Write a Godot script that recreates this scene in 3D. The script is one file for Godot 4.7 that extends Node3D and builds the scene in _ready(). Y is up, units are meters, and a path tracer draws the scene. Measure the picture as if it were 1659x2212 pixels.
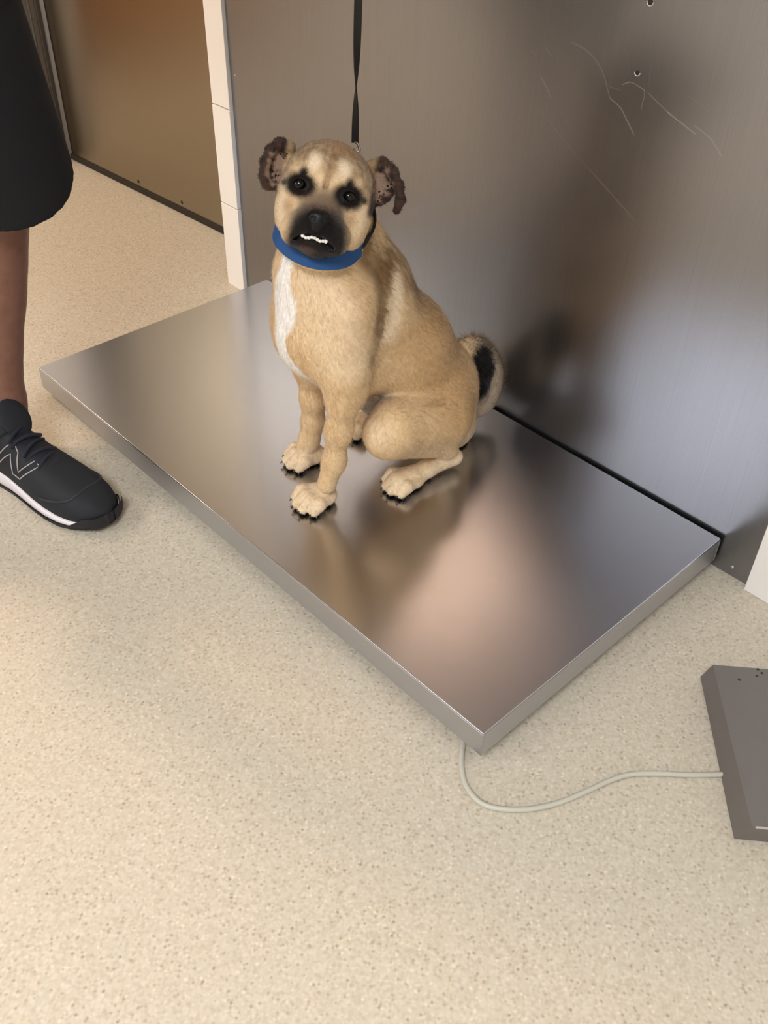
extends Node3D
# A dog sitting on a steel walk-on scale in a vet's room.
# World: y up, metres. The steel wall stands at z = 0 and runs along x, the room lies at z > 0.

const FW := 1659.0
const FH := 2212.0
const FOCAL := 2075.37
const CAM := Vector3(1.54638, 1.036, 1.13303)
const CX := Vector3(0.68422, 0.02079, -0.72898)
const CY := Vector3(-0.48448, 0.76009, -0.43306)
const CZ := Vector3(0.54509, 0.64948, 0.53014)
const TOP := 0.066          # height of the scale's platform
const WALLZ := -0.006       # face of the steel sheet
const CEIL := 2.5

var rng := RandomNumberGenerator.new()
var taken := {}

# ---------------------------------------------------------------- mesh builder
class MB:
	var v := PackedVector3Array()
	var n := PackedVector3Array()
	var c := PackedColorArray()
	var uv := PackedVector2Array()
	var ix := PackedInt32Array()
	var colored := false
	func vert(p: Vector3, nn: Vector3, u := Vector2.ZERO, col := Color.WHITE) -> int:
		v.append(p); n.append(nn); uv.append(u); c.append(col)
		return v.size() - 1
	func tri(a: int, b: int, d: int) -> void:
		var g := (v[d] - v[a]).cross(v[b] - v[a])
		if g.dot(n[a] + n[b] + n[d]) >= 0.0:
			ix.append(a); ix.append(b); ix.append(d)
		else:
			ix.append(a); ix.append(d); ix.append(b)
	func quad(a: int, b: int, d: int, e: int) -> void:
		tri(a, b, d); tri(a, d, e)
	func flat(p: Array, toward: Vector3, us := []) -> void:
		# a flat polygon (fan) whose normal points to the side of «toward»
		var nn := (p[1] - p[0] as Vector3).cross(p[2] - p[0]).normalized()
		if nn.dot(toward) < 0.0:
			nn = -nn
		var at := v.size()
		for i in p.size():
			vert(p[i], nn, us[i] if us.size() else Vector2.ZERO)
		for i in range(1, p.size() - 1):
			tri(at, at + i, at + i + 1)
	func box(lo: Vector3, hi: Vector3, bev := 0.002, xf := Transform3D.IDENTITY) -> void:
		var m := (lo + hi) * 0.5
		var h := (hi - lo) * 0.5
		bev = minf(bev, minf(h.x, minf(h.y, h.z)) * 0.98)
		var id := {}
		for sx in [-1, 1]:
			for sy in [-1, 1]:
				for sz in [-1, 1]:
					var s := Vector3(sx, sy, sz)
					for ax in 3:
						var p := h - Vector3.ONE * bev
						p[ax] = h[ax]
						p = m + p * s
						var nn := Vector3.ZERO
						nn[ax] = s[ax]
						var u := Vector2(p.z, p.y) if ax == 0 else (Vector2(p.x, p.z) if ax == 1 else Vector2(p.x, p.y))
						id[[sx, sy, sz, ax]] = vert(xf * p, (xf.basis * nn).normalized(), u)
		for ax in 3:
			var o1 := (ax + 1) % 3
			var o2 := (ax + 2) % 3
			for s in [-1, 1]:
				var k := []
				for q in [[-1, -1], [1, -1], [1, 1], [-1, 1]]:
					var t := [0, 0, 0]
					t[ax] = s; t[o1] = q[0]; t[o2] = q[1]
					k.append(id[[t[0], t[1], t[2], ax]])
				quad(k[0], k[1], k[2], k[3])
			for s1 in [-1, 1]:
				for s2 in [-1, 1]:
					var k := []
					for q in [[-1, o1], [1, o1], [1, o2], [-1, o2]]:
						var t := [0, 0, 0]
						t[ax] = q[0]; t[o1] = s1; t[o2] = s2
						k.append(id[[t[0], t[1], t[2], q[1]]])
					quad(k[0], k[1], k[2], k[3])
		for sx in [-1, 1]:
			for sy in [-1, 1]:
				for sz in [-1, 1]:
					tri(id[[sx, sy, sz, 0]], id[[sx, sy, sz, 1]], id[[sx, sy, sz, 2]])
	func tube(path: PackedVector3Array, r: float, seg := 10, r_end := -1.0) -> void:
		var rows := []
		var up := Vector3.UP
		for i in path.size():
			var t := (path[mini(i + 1, path.size() - 1)] - path[maxi(i - 1, 0)]).normalized()
			if absf(t.dot(up)) > 0.95:
				up = Vector3.RIGHT
			var s := t.cross(up).normalized()
			up = s.cross(t).normalized()
			var rr := r if r_end < 0.0 else lerpf(r, r_end, float(i) / (path.size() - 1))
			var row := []
			for j in seg:
				var a := TAU * j / seg
				var d := s * cos(a) + up * sin(a)
				row.append(vert(path[i] + d * rr, d))
			rows.append(row)
		for i in rows.size() - 1:
			for j in seg:
				quad(rows[i][j], rows[i][(j + 1) % seg], rows[i + 1][(j + 1) % seg], rows[i + 1][j])
		for e in [0, rows.size() - 1]:
			var out := (path[e] - path[1 if e == 0 else e - 1]).normalized()
			var m := vert(path[e] + out * (r if r_end < 0.0 or e == 0 else r_end) * 0.5, out)
			for j in seg:
				tri(rows[e][j], rows[e][(j + 1) % seg], m)
	func ellipsoid(o: Vector3, b: Basis, r: Vector3, seg := 20, rings := 12) -> void:
		var rows := []
		for i in rings + 1:
			var t := PI * i / rings
			var row := []
			for j in seg + 1:
				var a := TAU * j / seg
				var d := Vector3(sin(t) * cos(a), cos(t), sin(t) * sin(a))
				row.append(vert(o + b * (d * r), (b * (d / r)).normalized(), Vector2(float(j) / seg, float(i) / rings)))
			rows.append(row)
		for i in rings:
			for j in seg:
				quad(rows[i][j], rows[i][j + 1], rows[i + 1][j + 1], rows[i + 1][j])
	func grid(rows: Array, close_u := false, us := []) -> void:
		# rows of points of equal length; smooth normals
		var at := v.size()
		var w: int = rows[0].size()
		var hgt := rows.size()
		for i in hgt:
			for j in w:
				var jl := (j - 1 + w) % w if close_u else maxi(j - 1, 0)
				var jr := (j + 1) % w if close_u else mini(j + 1, w - 1)
				var du: Vector3 = rows[i][jr] - rows[i][jl]
				var dv: Vector3 = rows[mini(i + 1, hgt - 1)][j] - rows[maxi(i - 1, 0)][j]
				vert(rows[i][j], du.cross(dv).normalized(), us[i][j] if us.size() else Vector2(float(j) / w, float(i) / hgt))
		for i in hgt - 1:
			for j in (w if close_u else w - 1):
				var a := at + i * w + j
				var b := at + i * w + (j + 1) % w
				quad(a, b, b + w, a + w)
	func flip_normals() -> void:
		for i in n.size():
			n[i] = -n[i]
		for i in range(0, ix.size(), 3):
			var t := ix[i + 1]
			ix[i + 1] = ix[i + 2]
			ix[i + 2] = t
	func mesh(mat: Material) -> ArrayMesh:
		var a := []
		a.resize(Mesh.ARRAY_MAX)
		a[Mesh.ARRAY_VERTEX] = v
		a[Mesh.ARRAY_NORMAL] = n
		a[Mesh.ARRAY_TEX_UV] = uv
		if colored:
			a[Mesh.ARRAY_COLOR] = c
		a[Mesh.ARRAY_INDEX] = ix
		var m := ArrayMesh.new()
		m.add_surface_from_arrays(Mesh.PRIMITIVE_TRIANGLES, a)
		m.surface_set_material(0, mat)
		return m

# ---------------------------------------------------------------- distance field and surface nets
class Field:
	var o: Vector3
	var h: float
	var nx: int
	var ny: int
	var nz: int
	var d := PackedFloat32Array()
	func _init(lo: Vector3, hi: Vector3, cell: float) -> void:
		o = lo; h = cell
		nx = int((hi.x - lo.x) / cell) + 2
		ny = int((hi.y - lo.y) / cell) + 2
		nz = int((hi.z - lo.z) / cell) + 2
		d.resize(nx * ny * nz)
		d.fill(1.0)
	func cap(a: Vector3, b: Vector3, ra: float, rb: float, k := 0.01) -> void:
		var m := maxf(ra, rb) + k + h * 3.0
		var lo := a.min(b) - Vector3.ONE * m - o
		var hi := a.max(b) + Vector3.ONE * m - o
		var ab := b - a
		var l2 := maxf(ab.length_squared(), 1e-9)
		var dr := rb - ra
		var x0 := maxi(int(lo.x / h), 0)
		var x1 := mini(int(hi.x / h) + 1, nx)
		for z in range(maxi(int(lo.z / h), 0), mini(int(hi.z / h) + 1, nz)):
			for y in range(maxi(int(lo.y / h), 0), mini(int(hi.y / h) + 1, ny)):
				var row := (z * ny + y) * nx
				var p := o + Vector3(x0 * h, y * h, z * h) - a
				for x in range(x0, x1):
					var t := clampf(p.dot(ab) / l2, 0.0, 1.0)
					var e := (p - ab * t).length() - ra - dr * t
					var g := d[row + x]
					var q := maxf(k - absf(e - g), 0.0)
					d[row + x] = minf(e, g) - q * q * 0.25 / k
					p.x += h
	func chain(pts: Array, rs: Array, k := 0.01) -> void:
		for i in pts.size() - 1:
			cap(pts[i], pts[i + 1], rs[i], rs[i + 1], k)
	func ball(a: Vector3, r: float, k := 0.01) -> void:
		cap(a, a + Vector3(0, 0.0005, 0), r, r, k)
	func ell(a: Vector3, b: Basis, r: Vector3, k := 0.01, cut := false) -> void:
		var m := maxf(r.x, maxf(r.y, r.z)) + k + h * 3.0
		var lo := a - Vector3.ONE * m - o
		var hi := a + Vector3.ONE * m - o
		var bt := b.transposed()
		var x0 := maxi(int(lo.x / h), 0)
		var x1 := mini(int(hi.x / h) + 1, nx)
		var step := bt * Vector3(h, 0, 0)
		for z in range(maxi(int(lo.z / h), 0), mini(int(hi.z / h) + 1, nz)):
			for y in range(maxi(int(lo.y / h), 0), mini(int(hi.y / h) + 1, ny)):
				var row := (z * ny + y) * nx
				var p := bt * (o + Vector3(x0 * h, y * h, z * h) - a)
				for x in range(x0, x1):
					var s := p / r
					var k0 := s.length()
					var e := k0 * (k0 - 1.0) / maxf((s / r).length(), 1e-6)
					var g := d[row + x]
					if cut:
						var q := maxf(k - absf(-e - g), 0.0)
						d[row + x] = maxf(-e, g) + q * q * 0.25 / k
					else:
						var q := maxf(k - absf(e - g), 0.0)
						d[row + x] = minf(e, g) - q * q * 0.25 / k
					p += step
	func cut_cap(a: Vector3, b: Vector3, ra: float, rb: float, k := 0.006) -> void:
		var m := maxf(ra, rb) + k + h * 2.0
		var lo := a.min(b) - Vector3.ONE * m - o
		var hi := a.max(b) + Vector3.ONE * m - o
		var ab := b - a
		var l2 := maxf(ab.length_squared(), 1e-9)
		for z in range(maxi(int(lo.z / h), 0), mini(int(hi.z / h) + 1, nz)):
			for y in range(maxi(int(lo.y / h), 0), mini(int(hi.y / h) + 1, ny)):
				for x in range(maxi(int(lo.x / h), 0), mini(int(hi.x / h) + 1, nx)):
					var p := o + Vector3(x, y, z) * h - a
					var t := clampf(p.dot(ab) / l2, 0.0, 1.0)
					var e := ra + (rb - ra) * t - (p - ab * t).length()
					var i := (z * ny + y) * nx + x
					var g := d[i]
					var q := maxf(k - absf(e - g), 0.0)
					d[i] = maxf(e, g) + q * q * 0.25 / k
	func plane_cut(p0: Vector3, out: Vector3, k := 0.012) -> void:
		for z in nz:
			for y in ny:
				for x in nx:
					var i := (z * ny + y) * nx + x
					if d[i] < 0.5:
						var e := (o + Vector3(x, y, z) * h - p0).dot(out)
						var q := maxf(k - absf(e - d[i]), 0.0)
						d[i] = maxf(d[i], e) + q * q * 0.25 / k
	func nets(mb: MB) -> void:
		var ids := PackedInt32Array()
		ids.resize(d.size())
		ids.fill(-1)
		var cells := PackedInt32Array()
		var nxy := nx * ny
		var off := [0, 1, nx, nx + 1, nxy, nxy + 1, nxy + nx, nxy + nx + 1]
		var lim := h * 2.6
		var w := PackedFloat32Array()
		w.resize(8)
		for z in nz - 1:
			for y in ny - 1:
				var i := (z * ny + y) * nx - 1
				for x in nx - 1:
					i += 1
					if absf(d[i]) > lim:
						continue
					var neg := 0
					for q in 8:
						w[q] = d[i + off[q]]
						if w[q] < 0.0:
							neg += 1
					if neg == 0 or neg == 8:
						continue
					var s := Vector3.ZERO
					var cnt := 0
					for q in 8:
						var px := q & 1
						var py := (q >> 1) & 1
						var pz := q >> 2
						for ax in 3:
							if q & (1 << ax):
								continue
							var q2 := q | (1 << ax)
							if (w[q] < 0.0) == (w[q2] < 0.0):
								continue
							var e := Vector3(px, py, pz)
							e[ax] = w[q] / (w[q] - w[q2])
							s += e
							cnt += 1
					s /= cnt
					var p := o + (Vector3(x, y, z) + s) * h
					var g := Vector3(
						lerpf(lerpf(w[1] - w[0], w[3] - w[2], s.y), lerpf(w[5] - w[4], w[7] - w[6], s.y), s.z),
						lerpf(lerpf(w[2] - w[0], w[3] - w[1], s.x), lerpf(w[6] - w[4], w[7] - w[5], s.x), s.z),
						lerpf(lerpf(w[4] - w[0], w[5] - w[1], s.x), lerpf(w[6] - w[2], w[7] - w[3], s.x), s.y)).normalized()
					ids[i] = mb.vert(p, g)
					cells.append(i)
		var st := [1, nx, nxy]
		for i in cells:
			for ax in 3:
				var s0: int = st[ax]
				if (d[i] < 0.0) == (d[i + s0] < 0.0):
					continue
				var a: int = st[(ax + 1) % 3]
				var b: int = st[(ax + 2) % 3]
				if i - a - b < 0:
					continue
				var k0 := ids[i]
				var k1 := ids[i - a]
				var k2 := ids[i - a - b]
				var k3 := ids[i - b]
				if k1 >= 0 and k2 >= 0 and k3 >= 0:
					mb.quad(k0, k1, k2, k3)

# ---------------------------------------------------------------- naming helpers
func numbered(called: String) -> String:
	taken[called] = taken.get(called, -1) + 1
	return called if taken[called] == 0 else "%s_%03d" % [called, taken[called]]

func tag(o: Node, label: String, category: String, group := "") -> Node:
	o.set_meta("label", label)
	o.set_meta("category", category)
	if group:
		o.set_meta("group", group)
	return o

func thing(called: String, label: String, category: String, at := Vector3.ZERO, group := "") -> Node3D:
	var o := Node3D.new()
	o.name = numbered(called)
	add_child(o)
	o.position = at
	tag(o, label, category, group)
	return o

func obj(called: String, mb: MB, mat: Material, parent: Node3D = self) -> MeshInstance3D:
	var o := MeshInstance3D.new()
	o.name = numbered(called) if parent == self else called
	if parent != self:
		# parts are written in world coordinates: bring them into the parent's axes
		var g := Vector3.ZERO
		var q: Node = parent
		while q != self:
			g += q.position
			q = q.get_parent()
		for i in mb.v.size():
			mb.v[i] -= g
	o.mesh = mb.mesh(mat)
	parent.add_child(o, true)
	return o

func struct(called: String, mb: MB, mat: Material, label := "", parent: Node3D = self) -> MeshInstance3D:
	var o := obj(called, mb, mat, parent)
	if parent == self:
		o.set_meta("kind", "structure")
		if label:
			o.set_meta("label", label)
	return o

func bx(lo: Vector3, hi: Vector3, bev := 0.002) -> MB:
	var m := MB.new()
	m.box(lo, hi, bev)
	return m

func ray(px: float, py: float) -> Vector3:
	return CX * (px - FW / 2) - CY * (py - FH / 2) - CZ * FOCAL

func on_y(px: float, py: float, y := 0.0) -> Vector3:
	var r := ray(px, py)
	return CAM + r * ((y - CAM.y) / r.y)

func on_z(px: float, py: float, z := 0.0) -> Vector3:
	var r := ray(px, py)
	return CAM + r * ((z - CAM.z) / r.z)

func smooth_path(pts: Array, steps := 8) -> PackedVector3Array:
	var out := PackedVector3Array()
	for i in pts.size() - 1:
		var a: Vector3 = pts[maxi(i - 1, 0)]
		var b: Vector3 = pts[i]
		var c: Vector3 = pts[i + 1]
		var e: Vector3 = pts[mini(i + 2, pts.size() - 1)]
		for s in steps:
			out.append(b.cubic_interpolate(c, a, e, float(s) / steps))
	out.append(pts[-1])
	return out

# ---------------------------------------------------------------- materials
func mat(c: Color, rough := 0.6, metal := 0.0) -> StandardMaterial3D:
	var m := StandardMaterial3D.new()
	m.albedo_color = c
	m.roughness = rough
	m.metallic = metal
	return m

func rgb8(r: int, g: int, b: int) -> Color:
	return Color(r / 255.0, g / 255.0, b / 255.0)

func lin(r: int, g: int, b: int) -> Color:
	return rgb8(r, g, b).srgb_to_linear()

func noise_tex(freq: float, seed_: int, lo: Color, hi: Color, size := 512, normal := false) -> NoiseTexture2D:
	var n := FastNoiseLite.new()
	n.seed = seed_
	n.frequency = freq
	n.noise_type = FastNoiseLite.TYPE_SIMPLEX_SMOOTH
	n.fractal_octaves = 4
	var t := NoiseTexture2D.new()
	t.width = size
	t.height = size
	t.seamless = true
	t.noise = n
	if normal:
		t.as_normal_map = true
		t.bump_strength = 4.0
	else:
		var g := Gradient.new()
		g.set_color(0, lo)
		g.set_color(1, hi)
		t.color_ramp = g
	return t

func brushed(size: int, along_x: bool, seed_: int, lo: float, hi: float) -> ImageTexture:
	# the fine parallel grain of brushed steel, as a factor on roughness
	var r := RandomNumberGenerator.new()
	r.seed = seed_
	var im := Image.create(size, size, false, Image.FORMAT_RGB8)
	im.fill(Color(0.95, 0.95, 0.95))
	for i in size * 14:
		var w := r.randi_range(40, 260)
		var x := r.randi_range(-w, size)
		var y := r.randi_range(0, size - 1)
		var v := r.randf_range(lo, hi)
		im.fill_rect(Rect2i(x, y, w, 1) if along_x else Rect2i(y, x, 1, w), Color(v, v, v))
	return ImageTexture.create_from_image(im)

func steel(albedo: Color, rough: float, aniso: float, grain: Texture2D, scale: Vector2) -> StandardMaterial3D:
	var m := mat(albedo, rough, 1.0)
	m.roughness_texture = grain
	m.roughness_texture_channel = BaseMaterial3D.TEXTURE_CHANNEL_RED
	m.uv1_scale = Vector3(scale.x, scale.y, 1)
	if aniso != 0.0:
		m.anisotropy_enabled = true
		m.anisotropy = aniso
	return m

func floor_material() -> StandardMaterial3D:
	# beige safety vinyl: chips of slightly different tone with a few dark ones
	var size := 1024
	var r := RandomNumberGenerator.new()
	r.seed = 11
	var base := rgb8(203, 193, 174)
	var im := Image.create(size, size, false, Image.FORMAT_RGB8)
	im.fill(base)
	var tones := [rgb8(210, 201, 183), rgb8(196, 184, 163), rgb8(213, 204, 187), rgb8(191, 180, 160), rgb8(207, 195, 175), rgb8(199, 191, 173)]
	for i in 46000:
		var t: Color = tones[r.randi() % tones.size()]
		im.fill_rect(Rect2i(r.randi_range(-2, size), r.randi_range(-2, size), r.randi_range(3, 8), r.randi_range(3, 8)), base.lerp(t, 0.8))
	for i in 2200:
		var t := rgb8(182, 169, 146).lerp(rgb8(168, 157, 138), r.randf())
		var w := r.randi_range(3, 5)
		im.fill_rect(Rect2i(r.randi_range(0, size), r.randi_range(0, size), w, w), t)
	for i in 160:
		var t := rgb8(146, 137, 122)
		var w := r.randi_range(2, 4)
		im.fill_rect(Rect2i(r.randi_range(0, size), r.randi_range(0, size), w, w), t)
	for i in 1200:
		var w := r.randi_range(2, 5)
		im.fill_rect(Rect2i(r.randi_range(0, size), r.randi_range(0, size), w, w), rgb8(224, 211, 188))
	# soften the chips a little
	im.resize(size / 3, size / 3, Image.INTERPOLATE_LANCZOS)
	im.resize(size, size, Image.INTERPOLATE_CUBIC)
	var m := mat(Color.WHITE, 0.55)
	m.albedo_texture = ImageTexture.create_from_image(im)
	m.metallic_specular = 0.4
	m.uv1_triplanar = true
	m.uv1_world_triplanar = true
	m.uv1_scale = Vector3.ONE * 1.7
	return m

# ---------------------------------------------------------------- scene
func _ready() -> void:
	rng.seed = 5
	setup_camera()
	build_lights()
	build_room()
	build_scale()
	build_indicator()
	build_person()
	build_dog()
	build_collar_and_leash()

func setup_camera() -> void:
	var cam := Camera3D.new()
	cam.name = "camera"
	cam.transform = Transform3D(Basis(CX, CY, CZ).orthonormalized(), CAM)
	cam.fov = rad_to_deg(2.0 * atan(FH / 2.0 / FOCAL))
	cam.near = 0.05
	cam.far = 50.0
	cam.current = true
	add_child(cam)
	var we := WorldEnvironment.new()
	we.name = "environment"
	var e := Environment.new()
	e.background_mode = Environment.BG_COLOR
	e.background_color = Color.BLACK
	e.tonemap_mode = Environment.TONE_MAPPER_LINEAR
	e.tonemap_exposure = 2.05
	e.sdfgi_enabled = true
	e.ssao_enabled = true
	e.ssil_enabled = true
	we.environment = e
	add_child(we)

func ceiling_light(at: Vector3, size: Vector2, color: Color, energy: float, glow: float, label: String) -> void:
	var t := thing("ceiling_light", label, "light", at, "ceiling lights")
	var fr := MB.new()
	for s in [-1, 1]:
		fr.box(at + Vector3(-size.x / 2 - 0.02, -0.02, s * (size.y / 2 + 0.01) - 0.01), at + Vector3(size.x / 2 + 0.02, 0.0, s * (size.y / 2 + 0.01) + 0.01), 0.002)
		fr.box(at + Vector3(s * (size.x / 2 + 0.01) - 0.01, -0.02, -size.y / 2), at + Vector3(s * (size.x / 2 + 0.01) + 0.01, 0.0, size.y / 2), 0.002)
	obj("frame", fr, mat(rgb8(235, 235, 232), 0.4), t)
	var dm := mat(rgb8(240, 240, 240), 0.5)
	dm.emission_enabled = true
	dm.emission = color
	dm.emission_energy_multiplier = glow
	obj("diffuser", bx(at + Vector3(-size.x / 2, -0.012, -size.y / 2), at + Vector3(size.x / 2, -0.002, size.y / 2), 0.001), dm, t)
	var l := AreaLight3D.new()
	l.name = "lamp"
	l.area_size = size
	l.light_color = color
	l.light_energy = energy
	l.shadow_enabled = true
	l.area_range = 12.0
	l.area_attenuation = 2.0
	t.add_child(l)
	l.position = Vector3(0, -0.03, 0)
	l.rotation = Vector3(-PI / 2, 0, 0)

func build_lights() -> void:
	ceiling_light(Vector3(-0.70, CEIL, 1.54), Vector2(0.3, 0.22), Color(1.0, 0.83, 0.68), 1.0, 9.0, "narrow warm ceiling panel light above the scale")
	ceiling_light(Vector3(-0.5, CEIL, 3.8), Vector2(1.2, 0.6), Color(0.95, 0.97, 1.0), 1.9, 3.0, "wide cool white ceiling panel light furthest from the steel wall")
	ceiling_light(Vector3(1.9, CEIL, 2.2), Vector2(1.2, 0.6), Color(0.95, 0.97, 1.0), 2.6, 3.0, "wide white ceiling panel light near the right wall")
	ceiling_light(Vector3(-2.4, CEIL, 2.0), Vector2(1.2, 0.6), Color(1.0, 0.95, 0.87), 1.5, 3.0, "wide white ceiling panel light above the wooden cupboard")

const X0 := -3.2
const X1 := 3.6
const Z1 := 4.6
const DOORL := -1.06
const TRIML := -0.147
const TRIMR := -0.087
const SHEETR := 1.178

func build_room() -> void:
	var white := mat(rgb8(226, 224, 220), 0.7)
	white.albedo_texture = noise_tex(0.02, 3, Color(0.95, 0.95, 0.95), Color(1, 1, 1))
	white.uv1_triplanar = true
	white.uv1_world_triplanar = true
	struct("floor", bx(Vector3(X0 - 0.1, -0.1, -0.6), Vector3(X1 + 0.1, 0, Z1 + 0.1), 0.0005), floor_material())
	struct("ceiling", bx(Vector3(X0 - 0.1, CEIL, -0.6), Vector3(X1 + 0.1, CEIL + 0.1, Z1 + 0.1), 0.001), white)
	struct("wall_left", bx(Vector3(X0 - 0.1, 0, -0.6), Vector3(X0, CEIL, Z1 + 0.1), 0.001), white)
	struct("wall_right", bx(Vector3(X1, 0, -0.6), Vector3(X1 + 0.1, CEIL, Z1 + 0.1), 0.001), white)
	struct("wall_front", bx(Vector3(X0, 0, Z1), Vector3(X1, CEIL, Z1 + 0.1), 0.001), white)
	var wb := MB.new()
	wb.box(Vector3(TRIML, 0, -0.5), Vector3(X1, CEIL, WALLZ - 0.003), 0.001)
	wb.box(Vector3(X0, 0, -0.5), Vector3(DOORL - 0.06, CEIL, WALLZ - 0.003), 0.001)
	wb.box(Vector3(DOORL - 0.06, 2.08, -0.5), Vector3(TRIML, CEIL, WALLZ - 0.003), 0.001)
	wb.box(Vector3(DOORL - 0.06, 0, -0.6), Vector3(TRIML, 2.08, -0.5), 0.001)
	struct("wall_back", wb, white)
	# white tiled edge strips on both sides of the steel sheet
	var tile := mat(rgb8(242, 238, 233), 0.3)
	var joint := mat(rgb8(214, 208, 200), 0.9)
	for side in 2:
		var xa: float = [TRIML, SHEETR][side]
		var xb: float = [TRIMR, SHEETR + 0.15][side]
		var t := Node3D.new()
		t.name = "trim_%d" % (side + 1)
		t.set_meta("kind", "structure")
		add_child(t)
		obj("backing", bx(Vector3(xa + 0.001, 0, WALLZ - 0.004), Vector3(xb - 0.001, CEIL - 0.001, WALLZ + 0.002), 0.0005), joint, t)
		var y := -0.012
		while y < 2.4:
			obj("edge_tile", bx(Vector3(xa, maxf(y + 0.001, 0.0), WALLZ - 0.004), Vector3(xb, y + 0.2035, WALLZ + 0.008 + rng.randf_range(-0.0006, 0.0006)), 0.0012), tile, t)
			y += 0.2045
	build_sheet()
	build_door(white)
	build_cupboard()

func build_sheet() -> void:
	var hgt := 1.25
	var wid := SHEETR - TRIMR
	var size := 2048
	var per := size / wid
	# roughness map: vertical brushing, wiped patches and scratches that broke the polish
	var r := RandomNumberGenerator.new()
	r.seed = 21
	var im := Image.create(size, size, false, Image.FORMAT_RGB8)
	im.fill(Color(0.5, 0.5, 0.5))
	for i in 30000:
		var w := r.randi_range(120, 700)
		var v := r.randf_range(0.485, 0.515)
		im.fill_rect(Rect2i(r.randi_range(0, size - 1), r.randi_range(-w, size), 1, w), Color(v, v, v))
	var col := Image.create(size, size, false, Image.FORMAT_RGB8)
	col.fill(Color(0.8, 0.8, 0.8))
	for i in 5000:
		var w := r.randi_range(100, 600)
		var v := r.randf_range(0.775, 0.825)
		col.fill_rect(Rect2i(r.randi_range(0, size - 1), r.randi_range(-w, size), 1, w), Color(v, v, v))
	var scratches := [
		[[1148, 108], [1158, 118]], [[1178, 103], [1193, 122]], [[1168, 165], [1180, 188], [1189, 210]],
		[[1235, 92], [1262, 105], [1290, 133], [1305, 165], [1313, 195], [1318, 212]],
		[[1318, 212], [1340, 232], [1352, 255], [1369, 290]], [[1316, 186], [1338, 194]],
		[[1345, 182], [1362, 177], [1380, 186], [1392, 198], [1385, 235]], [[1400, 200], [1425, 225], [1450, 248]],
		[[1442, 242], [1470, 264], [1502, 289]], [[1500, 270], [1535, 300], [1558, 336]], [[1408, 130], [1400, 190]],
		[[1354, 115], [1358, 160]], [[1485, 205], [1530, 240]],
		[[1165, 235], [1200, 280], [1245, 335], [1300, 395], [1370, 475]], [[1100, 300], [1103, 320]]]
	var strength := [0.5, 0.6, 0.7, 0.6, 0.8, 0.5, 0.6, 0.5, 1.0, 0.9, 0.3, 0.3, 0.3, 0.4, 0.2]
	for k in scratches.size():
		var pts := []
		for q in scratches[k]:
			pts.append(on_z(q[0], q[1], WALLZ))
		var path := smooth_path(pts, 160)
		for p in path:
			var x := int((p.x - TRIMR) * per)
			var y := int((hgt - p.y) * per)
			if x < 1 or y < 1 or x > size - 2 or y > size - 2:
				continue
			var s: float = strength[k] * 0.6
			for dx in 2:
				for dy in 2:
					im.set_pixel(x + dx, y + dy, Color(0.5, 0.5, 0.5).lerp(Color(0.95, 0.95, 0.95), s * (1.0 if dx == 0 else 0.6)))
					col.set_pixel(x + dx, y + dy, Color(0.8, 0.8, 0.8).lerp(Color(1, 1, 1), s * (1.0 if dx == 0 else 0.5)))
	var m := steel(rgb8(182, 182, 187), 0.62, 0.0, ImageTexture.create_from_image(im), Vector2.ONE)
	m.albedo_texture = ImageTexture.create_from_image(col)
	var t := thing("steel_wall_sheet", "brushed stainless steel sheet covering the wall behind the dog, with scratches", "wall panel", Vector3(0, 0, WALLZ))
	var sh := MB.new()
	sh.box(Vector3(TRIMR + 0.001, 0.004, WALLZ - 0.003), Vector3(SHEETR - 0.001, hgt, WALLZ), 0.0008)
	for i in sh.v.size():
		sh.uv[i] = Vector2((sh.v[i].x - TRIMR) / wid, (hgt - sh.v[i].y) / wid)
	obj("sheet", sh, m, t)
	var dark := mat(rgb8(24, 22, 22), 0.6)
	var rim := steel(rgb8(205, 200, 196), 0.5, 0.0, null, Vector2.ONE)
	for q in [[1405, 4, 0.004], [1377, 157, 0.0035]]:
		var p := on_z(q[0], q[1], WALLZ)
		var hole := MB.new()
		hole.ellipsoid(p, Basis.IDENTITY, Vector3(q[2], q[2], 0.0008), 14, 8)
		obj("screw_hole", hole, dark, t)
		var ring := MB.new()
		var pa := PackedVector3Array()
		for i in 9:
			pa.append(p + Vector3(cos(PI + PI * i / 8.0), sin(PI + PI * i / 8.0), 0) * (q[2] + 0.0006))
		ring.tube(pa, 0.0009, 6)
		obj("hole_rim", ring, rim, t)
	for q in [[508, 163, 0.0018], [1582, 1225, 0.003], [1588, 1262, 0.002]]:
		var p := on_z(q[0], q[1], WALLZ)
		var s := MB.new()
		s.ellipsoid(p, Basis.IDENTITY, Vector3(q[2], q[2], 0.0018), 14, 8)
		obj("screw_head", s, rim, t)

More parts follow.
